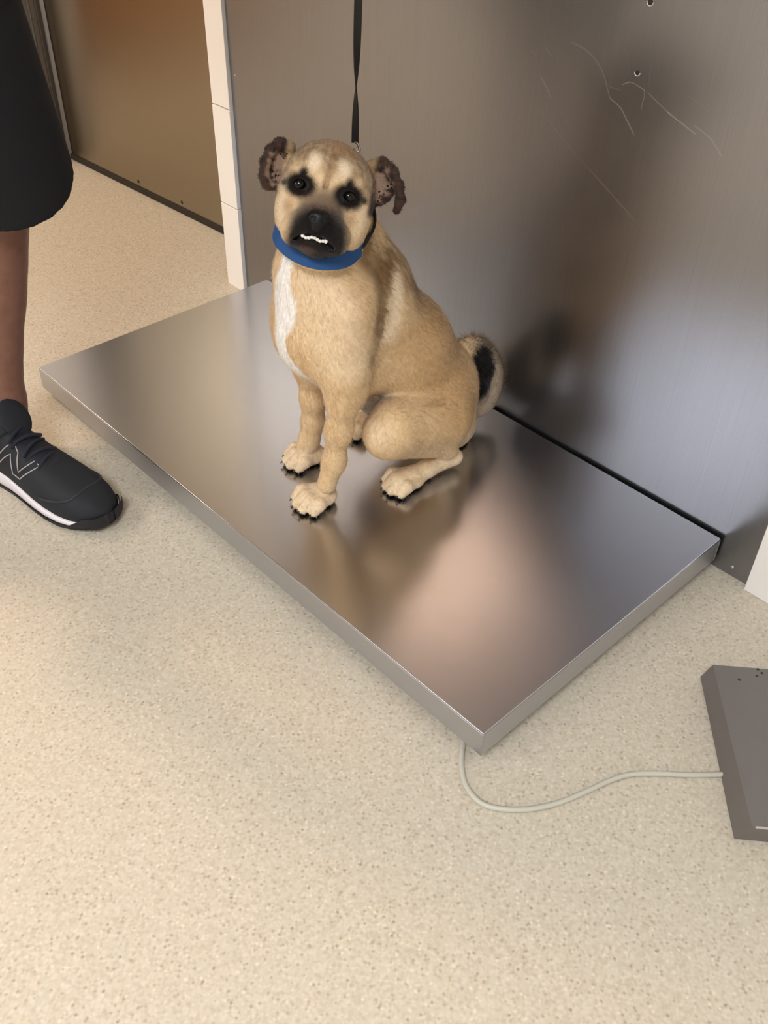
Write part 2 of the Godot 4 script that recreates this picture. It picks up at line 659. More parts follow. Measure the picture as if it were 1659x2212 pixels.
func build_door(white: Material) -> void:
	var t := Node3D.new()
	t.name = "door_1"
	t.set_meta("kind", "structure")
	add_child(t)
	# the leaf stands slightly off the wall's direction
	var a := Vector3(-1.052, 0, -0.112)
	var b := Vector3(-0.10, 0, -0.158)
	var xf := Transform3D(Basis(Vector3.UP, -atan2(b.z - a.z, b.x - a.x)), a)
	var w := a.distance_to(b)
	var leaf := MB.new()
	leaf.box(Vector3(0, 0.012, -0.042), Vector3(w, 2.04, -0.002), 0.002, xf)
	obj("door_leaf", leaf, mat(rgb8(176, 140, 92), 0.5), t)
	var plate := MB.new()
	plate.box(Vector3(0.004, 0.016, -0.003), Vector3(w - 0.004, 1.3, 0.0), 0.0008, xf)
	obj("kick_plate", plate, steel(rgb8(158, 149, 134), 0.30, -0.7, brushed(512, true, 8, 0.94, 1.0), Vector2(2, 2)), t)
	var gap_strip := MB.new()
	gap_strip.box(Vector3(0.0, 0.001, -0.03), Vector3(w, 0.0165, 0.004), 0.001, xf)
	obj("door_gap_shade", gap_strip, mat(rgb8(40, 32, 24), 0.8), t)  # dark strip painted in place of the shaded gap below the leaf
	for q in [[0.52, 0.03], [0.74, 0.035], [0.33, 0.03]]:
		var s := MB.new()
		s.ellipsoid(xf * Vector3(q[0], q[1], 0.0), xf.basis, Vector3(0.005, 0.005, 0.0015), 12, 6)
		obj("screw_head", s, mat(rgb8(60, 54, 48), 0.5, 0.6), t)
	# frame on the hinge side: white lining, grey stop and seal
	var f := Node3D.new()
	f.name = "trim_3"
	f.set_meta("kind", "structure")
	add_child(f)
	obj("lining", bx(Vector3(DOORL - 0.06, 0, -0.16), Vector3(DOORL - 0.012, 2.08, WALLZ + 0.008), 0.003), mat(rgb8(228, 224, 220), 0.4), f)
	obj("hinge_strip", bx(Vector3(DOORL - 0.014, 0, -0.11), Vector3(DOORL - 0.008, 2.08, -0.055), 0.001), steel(rgb8(150, 146, 142), 0.4, 0.0, null, Vector2.ONE), f)
	obj("seal", bx(Vector3(DOORL - 0.012, 0, -0.108), Vector3(DOORL - 0.002, 2.08, -0.096), 0.002), mat(rgb8(70, 64, 60), 0.8), f)
	obj("seal", bx(Vector3(DOORL - 0.012, 0, -0.082), Vector3(DOORL - 0.004, 2.08, -0.076), 0.002), mat(rgb8(92, 88, 84), 0.8), f)

func build_cupboard() -> void:
	# the warm wooden cupboard that the steel door mirrors
	var t := thing("wooden_cupboard", "honey coloured wooden cupboard standing clear of the steel door", "cupboard", Vector3(-2.0, 0, 1.15))
	var wood := mat(rgb8(206, 140, 44), 0.5)
	wood.albedo_texture = noise_tex(0.01, 9, Color(0.82, 0.78, 0.72), Color(1, 1, 1))
	wood.uv1_triplanar = true
	wood.uv1_scale = Vector3(1, 0.2, 1)
	obj("body", bx(Vector3(-2.3, 0.05, 0.62), Vector3(-1.77, 0.85, 1.46), 0.004), wood, t)
	obj("plinth", bx(Vector3(-2.28, 0.0, 0.65), Vector3(-1.82, 0.05, 1.43), 0.002), mat(rgb8(46, 36, 26), 0.7), t)
	for i in 2:
		var d := obj("door", bx(Vector3(-1.77, 0.07, 0.63 + i * 0.415), Vector3(-1.75, 0.83, 1.035 + i * 0.415), 0.003), wood, t)
		obj("handle", bx(Vector3(-1.75, 0.5, 0.98 + i * 0.1), Vector3(-1.735, 0.65, 0.992 + i * 0.1), 0.003), mat(rgb8(180, 178, 172), 0.3, 1.0), d)

func build_scale() -> void:
	var t := thing("floor_scale", "low stainless steel walk-on scale under the sitting dog", "scale", Vector3(0.56, 0, 0.27))
	var lx := 1.1203
	var lz := 0.5376
	var grain := brushed(1024, true, 4, 0.90, 1.0)
	var m := steel(rgb8(190, 191, 196), 0.25, 0.2, grain, Vector2(1.3, 1.3))
	obj("top_plate", bx(Vector3(0, TOP - 0.004, 0), Vector3(lx, TOP, lz), 0.0022), m, t)
	var sk := MB.new()
	var y0 := TOP - 0.045
	sk.box(Vector3(0, y0, lz - 0.003), Vector3(lx, TOP - 0.0035, lz - 0.0002), 0.0008)
	sk.box(Vector3(0, y0, 0.0002), Vector3(lx, TOP - 0.0035, 0.003), 0.0008)
	sk.box(Vector3(0.0002, y0, 0.003), Vector3(0.003, TOP - 0.0035, lz - 0.003), 0.0008)
	sk.box(Vector3(lx - 0.003, y0, 0.003), Vector3(lx - 0.0002, TOP - 0.0035, lz - 0.003), 0.0008)
	obj("skirt", sk, steel(rgb8(190, 191, 196), 0.42, 0.0, grain, Vector2(1.3, 1.3)), t)
	obj("base_frame", bx(Vector3(0.04, 0.012, 0.04), Vector3(lx - 0.04, TOP - 0.008, lz - 0.04), 0.003), mat(rgb8(52, 50, 46), 0.7), t)
	for sx in [0.07, lx - 0.07]:
		for sz in [0.07, lz - 0.07]:
			var f := MB.new()
			f.tube(PackedVector3Array([Vector3(sx, 0.004, sz), Vector3(sx, 0.014, sz)]), 0.02, 14)
			obj("foot", f, mat(rgb8(30, 30, 30), 0.8), t)

func build_indicator() -> void:
	# cable from under the scale to the grey unit
	var c := []
	for q in [[1012, 1560], [1004, 1590], [998, 1625], [997, 1660], [1008, 1700], [1040, 1735], [1090, 1748], [1150, 1747], [1210, 1733], [1270, 1708], [1320, 1685], [1362, 1673], [1420, 1671], [1490, 1674], [1555, 1673], [1580, 1672]]:
		c.append(on_y(q[0], q[1], 0.0035))
	var cb := MB.new()
	cb.tube(smooth_path(c, 6), 0.0035, 10)
	var co := obj("scale_cable", cb, mat(rgb8(196, 192, 178), 0.35))
	tag(co, "thin light grey cable curving over the floor from scale to grey box", "cable")
	# unit: bevelled grey cover with a flat top
	var y1 := 0.040
	var bl := on_y(1513, 1462, 0.002)
	var fl := on_y(1586, 1812, 0.002)
	var tb := on_y(1540, 1436, y1)
	var tf := on_y(1625, 1787, y1)
	var side := (fl - bl).normalized()
	var across := Vector3(-side.z, 0, side.x)
	if across.x < 0:
		across = -across
	var t := thing("scale_indicator", "grey metal box with a sloping side lying on the floor at the cable's end", "scale display", (bl + fl) * 0.5)
	var wid := 0.20
	var body := MB.new()
	var br := bl + across * wid
	var fr := fl + across * wid
	var tbr := tb + across * (wid - 0.05)
	var tfr := tf + across * (wid - 0.05)
	var up := Vector3.UP
	body.flat([tb, tbr, tfr, tf], up)
	body.flat([bl, fl, tf, tb], -across)
	body.flat([br, fr, tfr, tbr], across)
	body.flat([bl, br, tbr, tb], -side)
	body.flat([fl, fr, tfr, tf], side)
	body.flat([bl, br, fr, fl], -up)
	var gm := mat(rgb8(120, 115, 112), 0.5, 0.35)
	gm.roughness_texture = noise_tex(0.03, 5, Color(0.7, 0.7, 0.7), Color(1, 1, 1))
	gm.uv1_triplanar = true
	obj("cover", body, gm, t)
	var lip := MB.new()
	lip.tube(PackedVector3Array([tf + across * 0.004 + up * 0.0005, tfr + up * 0.0005]), 0.0016, 8)
	obj("front_lip", lip, mat(rgb8(196, 192, 188), 0.3, 0.6), t)
	var dk := mat(rgb8(52, 49, 48), 0.7)
	for q in [[1637, 1446], [1646, 1454], [1635, 1460], [1597, 1468]]:
		var p := on_y(q[0], q[1], y1)
		var s := MB.new()
		s.ellipsoid(p, Basis.IDENTITY, Vector3(0.0022, 0.0006, 0.0022), 10, 6)
		obj("speck", s, dk, t)

# ---------------------------------------------------------------- person
func build_person() -> void:
	var ank := Vector3(0.150, 0.12, 0.668)
	var kne := Vector3(0.168, 0.50, 0.602)
	var hip := Vector3(0.10, 0.90, 0.665)
	var ank2 := Vector3(0.02, 0.12, 0.99)
	var kne2 := Vector3(0.06, 0.50, 0.96)
	var hip2 := Vector3(0.08, 0.90, 0.87)
	var pel := Vector3(0.08, 0.98, 0.77)
	var chest := Vector3(0.37, 1.17, 0.76)
	var neck := Vector3(0.53, 1.29, 0.755)
	var sh := Vector3(0.45, 1.23, 0.58)
	var sh2 := Vector3(0.44, 1.23, 0.93)
	var hand := leash_hand()
	var elb := (sh + hand) * 0.5 + Vector3(-0.06, -0.10, 0.06)
	var elb2 := Vector3(0.37, 0.95, 1.04)
	var hand2 := Vector3(0.24, 0.70, 1.00)
	var t := thing("person", "person in black shorts, dark shirt and black running shoes leaning over beside the scale", "person", Vector3(0.09, 0, 0.8))
	var f := Field.new(Vector3(-0.2, 0.03, 0.25), Vector3(0.9, 1.85, 1.18), 0.0115)
	for s in 2:
		var a: Vector3 = [ank, ank2][s]
		var k: Vector3 = [kne, kne2][s]
		var hp_: Vector3 = [hip, hip2][s]
		f.cap(a - Vector3(0, 0.06, 0), a, 0.031, 0.032, 0.02)
		f.cap(a, k, 0.032, 0.05, 0.03)
		f.cap(a.lerp(k, 0.5) - Vector3(0.018, 0, 0), a.lerp(k, 0.82) - Vector3(0.014, 0, 0), 0.036, 0.044, 0.04)
		f.cap(k, hp_, 0.055, 0.082, 0.03)
	f.cap(hip, hip2, 0.09, 0.09, 0.04)
	f.cap(pel, chest, 0.11, 0.12, 0.06)
	f.cap(sh, sh2, 0.055, 0.055, 0.06)
	f.cap(chest, neck, 0.10, 0.055, 0.05)
	f.cap(neck, neck + Vector3(0.04, 0.07, 0), 0.052, 0.05, 0.02)
	f.chain([sh, elb, hand.lerp(elb, 0.2)], [0.052, 0.038, 0.027], 0.03)
	f.chain([sh2, elb2, hand2.lerp(elb2, 0.2)], [0.052, 0.038, 0.027], 0.03)
	var mb := MB.new()
	f.nets(mb)
	# head with a face, on a finer grid
	var hc := neck + Vector3(0.085, 0.155, 0)
	var hf := Field.new(hc - Vector3(0.12, 0.17, 0.11), hc + Vector3(0.15, 0.15, 0.11), 0.005)
	hf.ell(hc + Vector3(-0.005, 0.02, 0), Basis.IDENTITY, Vector3(0.095, 0.10, 0.075), 0.02)
	hf.ell(hc + Vector3(0.025, -0.055, 0), Basis.IDENTITY, Vector3(0.062, 0.065, 0.056), 0.03)
	hf.cap(hc + Vector3(0.09, 0.0, 0), hc + Vector3(0.105, -0.035, 0), 0.009, 0.013, 0.012)
	hf.cap(hc + Vector3(0.083, -0.068, -0.018), hc + Vector3(0.083, -0.068, 0.018), 0.008, 0.008, 0.008)
	for s in [-1, 1]:
		hf.ell(hc + Vector3(-0.005, -0.005, s * 0.078), Basis.IDENTITY, Vector3(0.018, 0.03, 0.008), 0.006)
		hf.ball(hc + Vector3(0.082, 0.005, s * 0.03), 0.013, 0.008)
	hf.cap(hc + Vector3(-0.02, -0.08, 0), neck, 0.05, 0.052, 0.03)
	hf.nets(mb)
	# hands: palm, four fingers, thumb
	for s in 2:
		var w: Vector3 = [hand, hand2][s]
		var e: Vector3 = [elb, elb2][s]
		var dir := (w - e).normalized()
		var down := Vector3.DOWN if s == 0 else Vector3(1, 0, 0)
		var sidev := dir.cross(down).normalized()
		var curl := sidev.cross(dir).normalized()
		if curl.dot(down) < 0:
			curl = -curl
		var hf2 := Field.new(w - Vector3.ONE * 0.13, w + Vector3.ONE * 0.13, 0.004)
		var palm := w - dir * 0.03
		hf2.cap(palm - dir * 0.05, palm, 0.026, 0.022, 0.02)
		hf2.cap(palm - sidev * 0.022, palm + sidev * 0.022, 0.019, 0.019, 0.015)
		for k in 4:
			var o: Vector3 = palm + sidev * (-0.030 + 0.020 * k) + dir * 0.016
			var ln: float = [0.028, 0.033, 0.031, 0.024][k]
			var p1 := o + dir * ln * 0.9 + curl * ln * 0.5
			var p2 := p1 + curl * ln * 0.9 - dir * ln * 0.25
			var p3 := p2 - dir * ln * 0.75 + curl * 0.004
			hf2.chain([o, p1, p2, p3], [0.0095, 0.009, 0.0085, 0.0075], 0.003)
		var tb := palm - dir * 0.03 + sidev * 0.026
		hf2.chain([tb, tb + sidev * 0.018 + dir * 0.02 + curl * 0.018, tb + sidev * 0.004 + dir * 0.035 + curl * 0.036], [0.013, 0.011, 0.0085], 0.004)
		hf2.nets(mb)
	var skin := mat(rgb8(138, 98, 82), 0.45)
	skin.albedo_texture = noise_tex(0.02, 31, Color(0.88, 0.86, 0.85), Color(1, 1, 1))
	skin.uv1_triplanar = true
	skin.uv1_scale = Vector3.ONE * 4.0
	obj("body", mb, skin, t)
	var hair := MB.new()
	var hh := Field.new(hc - Vector3(0.13, 0.1, 0.11), hc + Vector3(0.12, 0.16, 0.11), 0.006)
	hh.ell(hc + Vector3(-0.016, 0.035, 0), Basis.IDENTITY, Vector3(0.098, 0.098, 0.082), 0.02)
	hh.nets(hair)
	obj("hair", hair, mat(rgb8(26, 20, 18), 0.8), t)
	# shorts
	var cloth := mat(rgb8(12, 13, 17), 0.9)
	var sf := Field.new(Vector3(-0.12, 0.36, 0.42), Vector3(0.34, 1.1, 1.10), 0.0065)
	sf.cap(Vector3(0.197, 0.40, 0.583), Vector3(0.150, 0.80, 0.650), 0.098, 0.132, 0.03)
	sf.cap(Vector3(0.08, 0.40, 0.955), Vector3(0.09, 0.80, 0.88), 0.088, 0.115, 0.03)
	sf.cap(Vector3(0.10, 0.86, 0.69), Vector3(0.09, 0.86, 0.85), 0.125, 0.125, 0.05)
	sf.cap(Vector3(0.09, 0.98, 0.72), Vector3(0.09, 0.98, 0.82), 0.115, 0.115, 0.05)
	sf.plane_cut(Vector3(0.195, 0.497, 0.585), Vector3(-0.42, -1, -0.17).normalized())
	var sm := MB.new()
	sf.nets(sm)
	obj("shorts", sm, cloth, t)
	var tf := Field.new(Vector3(-0.2, 0.66, 0.35), Vector3(0.68, 1.42, 1.2), 0.011)
	tf.cap(Vector3(0.13, 0.74, 0.66), Vector3(0.11, 0.76, 0.86), 0.165, 0.16, 0.05)
	tf.cap(Vector3(0.11, 0.80, 0.77), Vector3(0.36, 1.15, 0.76), 0.155, 0.145, 0.06)
	for zz in [0.69, 0.85]:
		tf.cap(Vector3(0.07, 0.92, zz), Vector3(0.31, 1.14, zz), 0.135, 0.13, 0.05)
	tf.cap(sh + Vector3(-0.02, -0.02, 0.02), sh2 + Vector3(-0.02, -0.02, -0.02), 0.085, 0.085, 0.08)
	tf.cap(sh, sh.lerp(elb, 0.6), 0.075, 0.066, 0.05)
	tf.cap(sh2, sh2.lerp(elb2, 0.6), 0.075, 0.066, 0.05)
	tf.plane_cut(Vector3(0, 0.722, 0), Vector3(0, -1, 0))
	var tm := MB.new()
	tf.nets(tm)
	obj("t_shirt", tm, mat(rgb8(13, 14, 20), 0.9), t)
	shoe(t, Vector3(0.105, 0, 0.708), Vector3(0.412, 0, 0.640))
	shoe(t, Vector3(-0.03, 0, 1.0), Vector3(0.255, 0, 1.01))

func shoe(person: Node3D, heel: Vector3, toe: Vector3) -> void:
	var fwd := (toe - heel).normalized()
	var ln := heel.distance_to(toe)
	var lat := Vector3.UP.cross(fwd)
	var s := Node3D.new()
	s.name = "shoe"
	person.add_child(s, true)
	var prof := [ # t, half width, sole top, upper top
		[0.0, 0.020, 0.044, 0.055], [0.02, 0.030, 0.044, 0.078], [0.07, 0.037, 0.043, 0.095], [0.16, 0.039, 0.041, 0.101], [0.28, 0.038, 0.038, 0.108],
		[0.38, 0.039, 0.035, 0.106], [0.48, 0.043, 0.032, 0.094], [0.58, 0.048, 0.029, 0.084], [0.68, 0.051, 0.026, 0.076], [0.78, 0.051, 0.024, 0.069],
		[0.86, 0.047, 0.023, 0.062], [0.93, 0.038, 0.023, 0.053], [0.975, 0.025, 0.026, 0.043], [1.0, 0.006, 0.029, 0.031]]
	var up_rows := []
	var sole_rows := []
	var out_rows := []
	for q in prof:
		var o: Vector3 = heel + fwd * (q[0] * ln)
		var row := []
		for j in 25:
			var a := PI * j / 24.0
			var ca := cos(a)
			var sa := sin(a)
			var wx: float = q[1] * 0.97 * signf(ca) * pow(absf(ca), 0.72)
			var hy: float = lerpf(q[2] - 0.004, q[3], pow(sa, 0.85))
			row.append(o + lat * wx + Vector3.UP * hy)
		up_rows.append(row)
		var r2 := []
		var r3 := []
		var spring: float = maxf(q[0] - 0.75, 0.0) * 0.05
		for j in 20:
			var k: Array = [[1.0, q[2]], [1.04, q[2] - 0.003], [1.05, lerpf(q[2], 0.006, 0.4)], [1.0, 0.009 + spring], [0.9, 0.006 + spring]][mini(j, 19 - j) if j < 10 else 19 - j] if (j < 5 or j > 14) else [lerpf(0.9, -0.9, (j - 4) / 11.0), 0.006 + spring]
			var sgn := 1.0 if j < 5 else (-1.0 if j > 14 else 1.0)
			r2.append(o + lat * (q[1] * k[0] * sgn) + Vector3.UP * k[1])
			r3.append(o + lat * (q[1] * k[0] * sgn * 0.985) + Vector3.UP * (k[1] if k[1] > 0.02 else k[1]) - Vector3.UP * 0.005)
		sole_rows.append(r2)
		out_rows.append(r3)
	var black := mat(rgb8(24, 27, 33), 0.75)
	var um := MB.new()
	um.grid(up_rows)
	fix_out(um, heel + fwd * ln * 0.5 + Vector3.UP * 0.03)
	obj("upper", um, black, s)
	var so := MB.new()
	so.grid(sole_rows, true)
	fix_out(so, heel + fwd * ln * 0.5 + Vector3.UP * 0.018)
	obj("midsole", so, mat(rgb8(232, 226, 230), 0.5), s)
	var ou := MB.new()
	var low := []
	for q in prof:
		var o: Vector3 = heel + fwd * (q[0] * ln)
		var spring: float = maxf(q[0] - 0.75, 0.0) * 0.05
		var tip: float = 0.012 if q[0] > 0.9 else 0.0
		var row := []
		for k in [[1.02, 0.010 + spring + tip], [1.03, 0.007 + spring], [0.98, 0.001 + spring], [0.0, 0.001 + spring], [-0.98, 0.001 + spring], [-1.03, 0.007 + spring], [-1.02, 0.010 + spring + tip]]:
			row.append(o + lat * (q[1] * 1.03 * k[0]) + Vector3.UP * k[1] + (fwd * 0.004 if q[0] > 0.97 else Vector3.ZERO))
		low.append(row)
	ou.grid(low)
	fix_out(ou, heel + fwd * ln * 0.5 + Vector3.UP * 0.012)
	obj("outsole", ou, mat(rgb8(38, 36, 40), 0.8), s)
	# toe guard: dark rubber wrapping the tip
	var tg := MB.new()
	var rows := []
	for i in 9:
		var a := -0.8 + 2.05 * i / 8.0
		var row := []
		for k in 4:
			var rr: float = 0.047 + [0.0, 0.0015, 0.0015, 0.0][k]
			row.append(toe - fwd * (0.036 - cos(a) * 0.039) + lat * (sin(a) * rr) + Vector3.UP * [0.012, 0.016, 0.028, 0.033][k])
		rows.append(row)
	tg.grid(rows)
	fix_out(tg, toe - fwd * 0.05 + Vector3.UP * 0.02)
	obj("toe_guard", tg, mat(rgb8(30, 31, 36), 0.7), s)
	# padded collar and tongue
	var pc := PackedVector3Array()
	for i in 25:
		var a := TAU * i / 24.0
		pc.append(heel + fwd * (ln * 0.17 + cos(a) * 0.048) + lat * (sin(a) * 0.035) + Vector3.UP * (0.096 + cos(a) * 0.008))
	var pm := MB.new()
	pm.tube(pc, 0.009, 10)
	obj("collar_padding", pm, black, s)
	var tg2 := MB.new()
	tg2.ellipsoid(heel + fwd * (ln * 0.335) + lat * 0.010 + Vector3.UP * 0.122, Basis(lat, (Vector3.UP * 0.8 - fwd * 0.6), (fwd * 0.8 + Vector3.UP * 0.6)), Vector3(0.027, 0.034, 0.0065), 16, 10)
	obj("tongue", tg2, black, s)
	# laces
	for i in 6:
		var u := 0.385 + i * 0.05
		var o := heel + fwd * (u * ln)
		var hgt := 0.1085 - i * 0.0066
		var pts := []
		for k in 7:
			var e := (k - 3) / 3.0
			pts.append(o + lat * (e * 0.026) + fwd * (0.006 * e * (1 if i % 2 else -1)) + Vector3.UP * (hgt - e * e * 0.009 + 0.002))
		var lm := MB.new()
		lm.tube(smooth_path(pts, 3), 0.0032, 6)
		obj("lace", lm, mat(rgb8(34, 34, 46), 0.9), s)
	# raised overlay that frames the toe box
	var ov := MB.new()
	var arc := PackedVector3Array()
	for i in 19:
		var e := (i - 9) / 9.0
		arc.append(flank(prof, heel, fwd, lat * (1.0 if e > 0 else -1.0), ln, 0.66 + 0.20 * (1.0 - e * e), 1.0 - 0.72 * absf(e)) - Vector3.UP * 0.0006)
	ov.tube(arc, 0.0022, 6)
	obj("toe_overlay", ov, mat(rgb8(40, 44, 48), 0.7), s)
	# outlined letter on the inner flank
	for sd in ([-1] if toe.z < 0.8 else []):
		var lm := MB.new()
		for path in [
			[[0, 980], [24, 959]], [[0, 1000], [23, 981], [29, 1024]], [[30, 1026], [42, 1036], [88, 1002], [85, 996]],
			[[34, 964], [40, 977], [40, 1020], [73, 995]]]:
			var uw := []
			for q in path:
				# the spot of the inner flank that lies on this line of sight
				var r := ray(q[0], q[1]).normalized()
				var best := 9.0
				var at := Vector2.ZERO
				for iu in 56:
					for iw in 40:
						var c := Vector2(0.10 + iu * 0.01, 0.04 + iw * 0.0235)
						var e := (flank(prof, heel, fwd, -lat, ln, c.x, c.y) - CAM).cross(r).length()
						if e < best:
							best = e
							at = c
				uw.append(at)
			var pts := PackedVector3Array()
			for i in uw.size() - 1:
				for k in 6:
					var m: Vector2 = uw[i].lerp(uw[i + 1], k / 6.0)
					pts.append(flank(prof, heel, fwd, lat * sd, ln, m.x, m.y))
			pts.append(flank(prof, heel, fwd, lat * sd, ln, uw[-1].x, uw[-1].y))
			lm.tube(pts, 0.0010, 5)
		obj("letter_outline", lm, mat(rgb8(176, 168, 170), 0.5), s)

func flank(prof: Array, heel: Vector3, fwd: Vector3, out: Vector3, ln: float, u: float, w: float) -> Vector3:
	# the point on the shoe's flank, u along the foot, w up the flank
	var tt := clampf(u, 0.0, 1.0)
	var kk := 0
	while kk < prof.size() - 2 and prof[kk + 1][0] < tt:
		kk += 1
	var ff: float = (tt - prof[kk][0]) / (prof[kk + 1][0] - prof[kk][0])
	var hw: float = lerpf(prof[kk][1], prof[kk + 1][1], ff)
	var st: float = lerpf(prof[kk][2], prof[kk + 1][2], ff)
	var ut: float = lerpf(prof[kk][3], prof[kk + 1][3], ff)
	var a := asin(clampf(w, 0.0, 1.0))
	var wx: float = hw * 0.97 * pow(maxf(cos(a), 0.0), 0.72)
	var hy: float = lerpf(st - 0.004, ut, pow(sin(a), 0.85))
	return heel + fwd * (tt * ln) + out * (wx + 0.0006) + Vector3.UP * hy

func fix_out(m: MB, centre: Vector3) -> void:
	var s := 0.0
	for i in m.v.size():
		s += m.n[i].dot((m.v[i] - centre).normalized())
	if s < 0.0:
		m.flip_normals()

func leash_hand() -> Vector3:
	return on_z(784, -290, 0.335)

# ---------------------------------------------------------------- dog
const DO := Vector3(0.61, 0.066, 0.40)
var df := Vector3(-sin(deg_to_rad(10)), 0, cos(deg_to_rad(10)))
var dl := Vector3(cos(deg_to_rad(10)), 0, sin(deg_to_rad(10)))
var hl: Vector3
var hu: Vector3
var hf_: Vector3
var h0: Vector3
var fur := FastNoiseLite.new()

func dp(px: float, py: float, a: float) -> Vector3:
	# the point on the plane a metres to the dog's left of its middle
	var r := ray(px, py)
	return CAM + r * ((a - (CAM - DO).dot(dl)) / r.dot(dl))

func hp(l: float, u: float, f: float) -> Vector3:
	return h0 + hl * l + hu * u + hf_ * f

func hpx(px: float, py: float, f: float) -> Vector3:
	var r := ray(px, py)
	return CAM + r * ((f - (CAM - h0).dot(hf_)) / r.dot(hf_))

func blob(p: Vector3, o: Vector3, r: float, soft := 0.5) -> float:
	return 1.0 - smoothstep(r * (1.0 - soft), r, p.distance_to(o))

func seg_blob(p: Vector3, a: Vector3, b: Vector3, r: float, soft := 0.5) -> float:
	var t := clampf((p - a).dot(b - a) / (b - a).length_squared(), 0.0, 1.0)
	return 1.0 - smoothstep(r * (1.0 - soft), r, p.distance_to(a.lerp(b, t)))

var TAN := lin(224, 192, 148)
var TAN_D := lin(190, 152, 106)
var CREAM := lin(238, 216, 184)
var WHITE_F := lin(244, 238, 230)
var BROWN := lin(112, 86, 56)
var BLACK_F := lin(22, 19, 18)
var GREY_F := lin(150, 138, 126)

func side(px: float, py: float) -> Vector2:
	# where the near flank (7 cm left of the middle) lies: forward, up
	var r := dp(px, py, 0.07) - DO
	return Vector2(r.dot(df), r.y)

func streak(q: Vector2, a: Vector2, b: Vector2, ra: float, rb: float) -> float:
	var t := clampf((q - a).dot(b - a) / (b - a).length_squared(), 0.0, 1.0)
	return 1.0 - smoothstep(0.25, 1.0, q.distance_to(a.lerp(b, t)) / lerpf(ra, rb, t))

var marks := []

func body_colour(p: Vector3, g: Vector3) -> Color:
	var rel := p - DO
	var f := rel.dot(df)
	var u := rel.y
	var l := rel.dot(dl)
	var n1 := fur.get_noise_3d(p.x * 60, p.y * 24, p.z * 60)
	var n2 := fur.get_noise_3d(p.x * 300, p.y * 120, p.z * 300)
	var c := TAN.lerp(TAN_D, clampf(0.18 + n1 * 0.5, 0, 1))
	# darker guard hairs over the back, a band behind the shoulder
	var q := Vector2(f, u)
	var jit := Vector2(n1, n2) * 0.006
	if marks.is_empty():
		for m in [[800, 545], [845, 600], [862, 640], [812, 700], [790, 770], [870, 575], [955, 700], [1000, 800], [868, 610], [835, 720], [905, 650], [890, 760], [930, 740], [985, 850], [700, 640], [735, 770], [720, 580], [770, 560]]:
			marks.append(side(m[0], m[1]))
	var topside := smoothstep(0.075, 0.045, absf(l))
	c = c.lerp(BROWN, clampf(streak(q + jit, marks[5], marks[6], 0.035, 0.030) * (0.75 + n1 * 0.5), 0, 0.8) * (0.35 + 0.65 * topside))
	c = c.lerp(BROWN, clampf(streak(q + jit, marks[6], marks[7], 0.030, 0.025) * (0.5 + n1 * 0.5), 0, 0.6) * (0.3 + 0.7 * topside))
	c = c.lerp(BROWN, clampf(streak(q + jit, marks[0], marks[1], 0.030, 0.034) * (0.9 + n1 * 0.5), 0, 0.85))
	c = c.lerp(BROWN, clampf(streak(q + jit, marks[1], marks[3], 0.030, 0.022) * (0.85 + n1 * 0.5), 0, 0.8))
	c = c.lerp(BROWN, clampf(streak(q + jit, marks[3], marks[4], 0.022, 0.014) * (0.5 + n1 * 0.5), 0, 0.5))
	c = c.lerp(TAN_D, streak(q, marks[12], marks[13], 0.085, 0.085) * 0.8)
	c = c.lerp(CREAM, streak(q + jit, marks[8], marks[9], 0.016, 0.022) * 0.7)
	c = c.lerp(CREAM, streak(q, marks[14], marks[15], 0.05, 0.05) * 0.5)
	c = c.lerp(CREAM, streak(q + jit, marks[16], marks[17], 0.02, 0.02) * 0.5)
	# white blaze down the chest
	var mid := Vector3(0, 0, 0)
	if g.dot(df) > 0.2 and u > 0.16:
		var wdt := 0.017 + 0.006 * sin(u * 60.0)
		var off := l - 0.010
		c = c.lerp(WHITE_F, (1.0 - smoothstep(wdt * 0.75, wdt * 1.15, absf(off) + n1 * 0.004)) * smoothstep(0.20, 0.235, u))
		c = c.lerp(CREAM, (1.0 - smoothstep(0.03, 0.06, absf(off))) * 0.5 * (1.0 - smoothstep(0.2, 0.26, u)))
	# belly and inner thigh are thinly haired, greyish
	c = c.lerp(GREY_F, maxf(blob(p, dp(822, 880, 0.05), 0.045, 0.9) * 0.8, blob(p, dp(818, 870, -0.01), 0.05, 0.7)))
	c = c.lerp(CREAM, blob(p, dp(805, 940, 0.10), 0.045, 0.9) * 0.6)
	# paws: cream toes, dark pads
	var low := 1.0 - smoothstep(0.025, 0.05, u)
	c = c.lerp(CREAM, low * 0.65)
	c = c.lerp(TAN_D, clampf(n1 * 1.6, 0, 1) * low * 0.4)
	c = c.lerp(BLACK_F, 1.0 - smoothstep(0.0035, 0.008, u + n2 * 0.002))
	# tail: black inside the curl, grizzled rim
	if f < -0.285:
		var tail := smoothstep(-0.300, -0.325, f)
		var ce := dp(1030, 805, 0.02)
		var rr := Vector2((p - ce).dot(df) / 0.037, (p - ce).y / 0.058).length() + n2 * 0.1
		c = c.lerp(GREY_F.lerp(TAN, 0.15), tail * 0.9)
		c = c.lerp(BLACK_F, (1.0 - smoothstep(0.75, 1.15, rr)) * smoothstep(-0.292, -0.302, f))
	c = c * (1.0 + n2 * 0.22 + n1 * 0.06)
	c.a = 1.0
	return c

func el(q: Vector3, o: Vector3, r: Vector3, lo := 0.8, hi := 1.1) -> float:
	return 1.0 - smoothstep(lo, hi, ((q - o) / r).length())

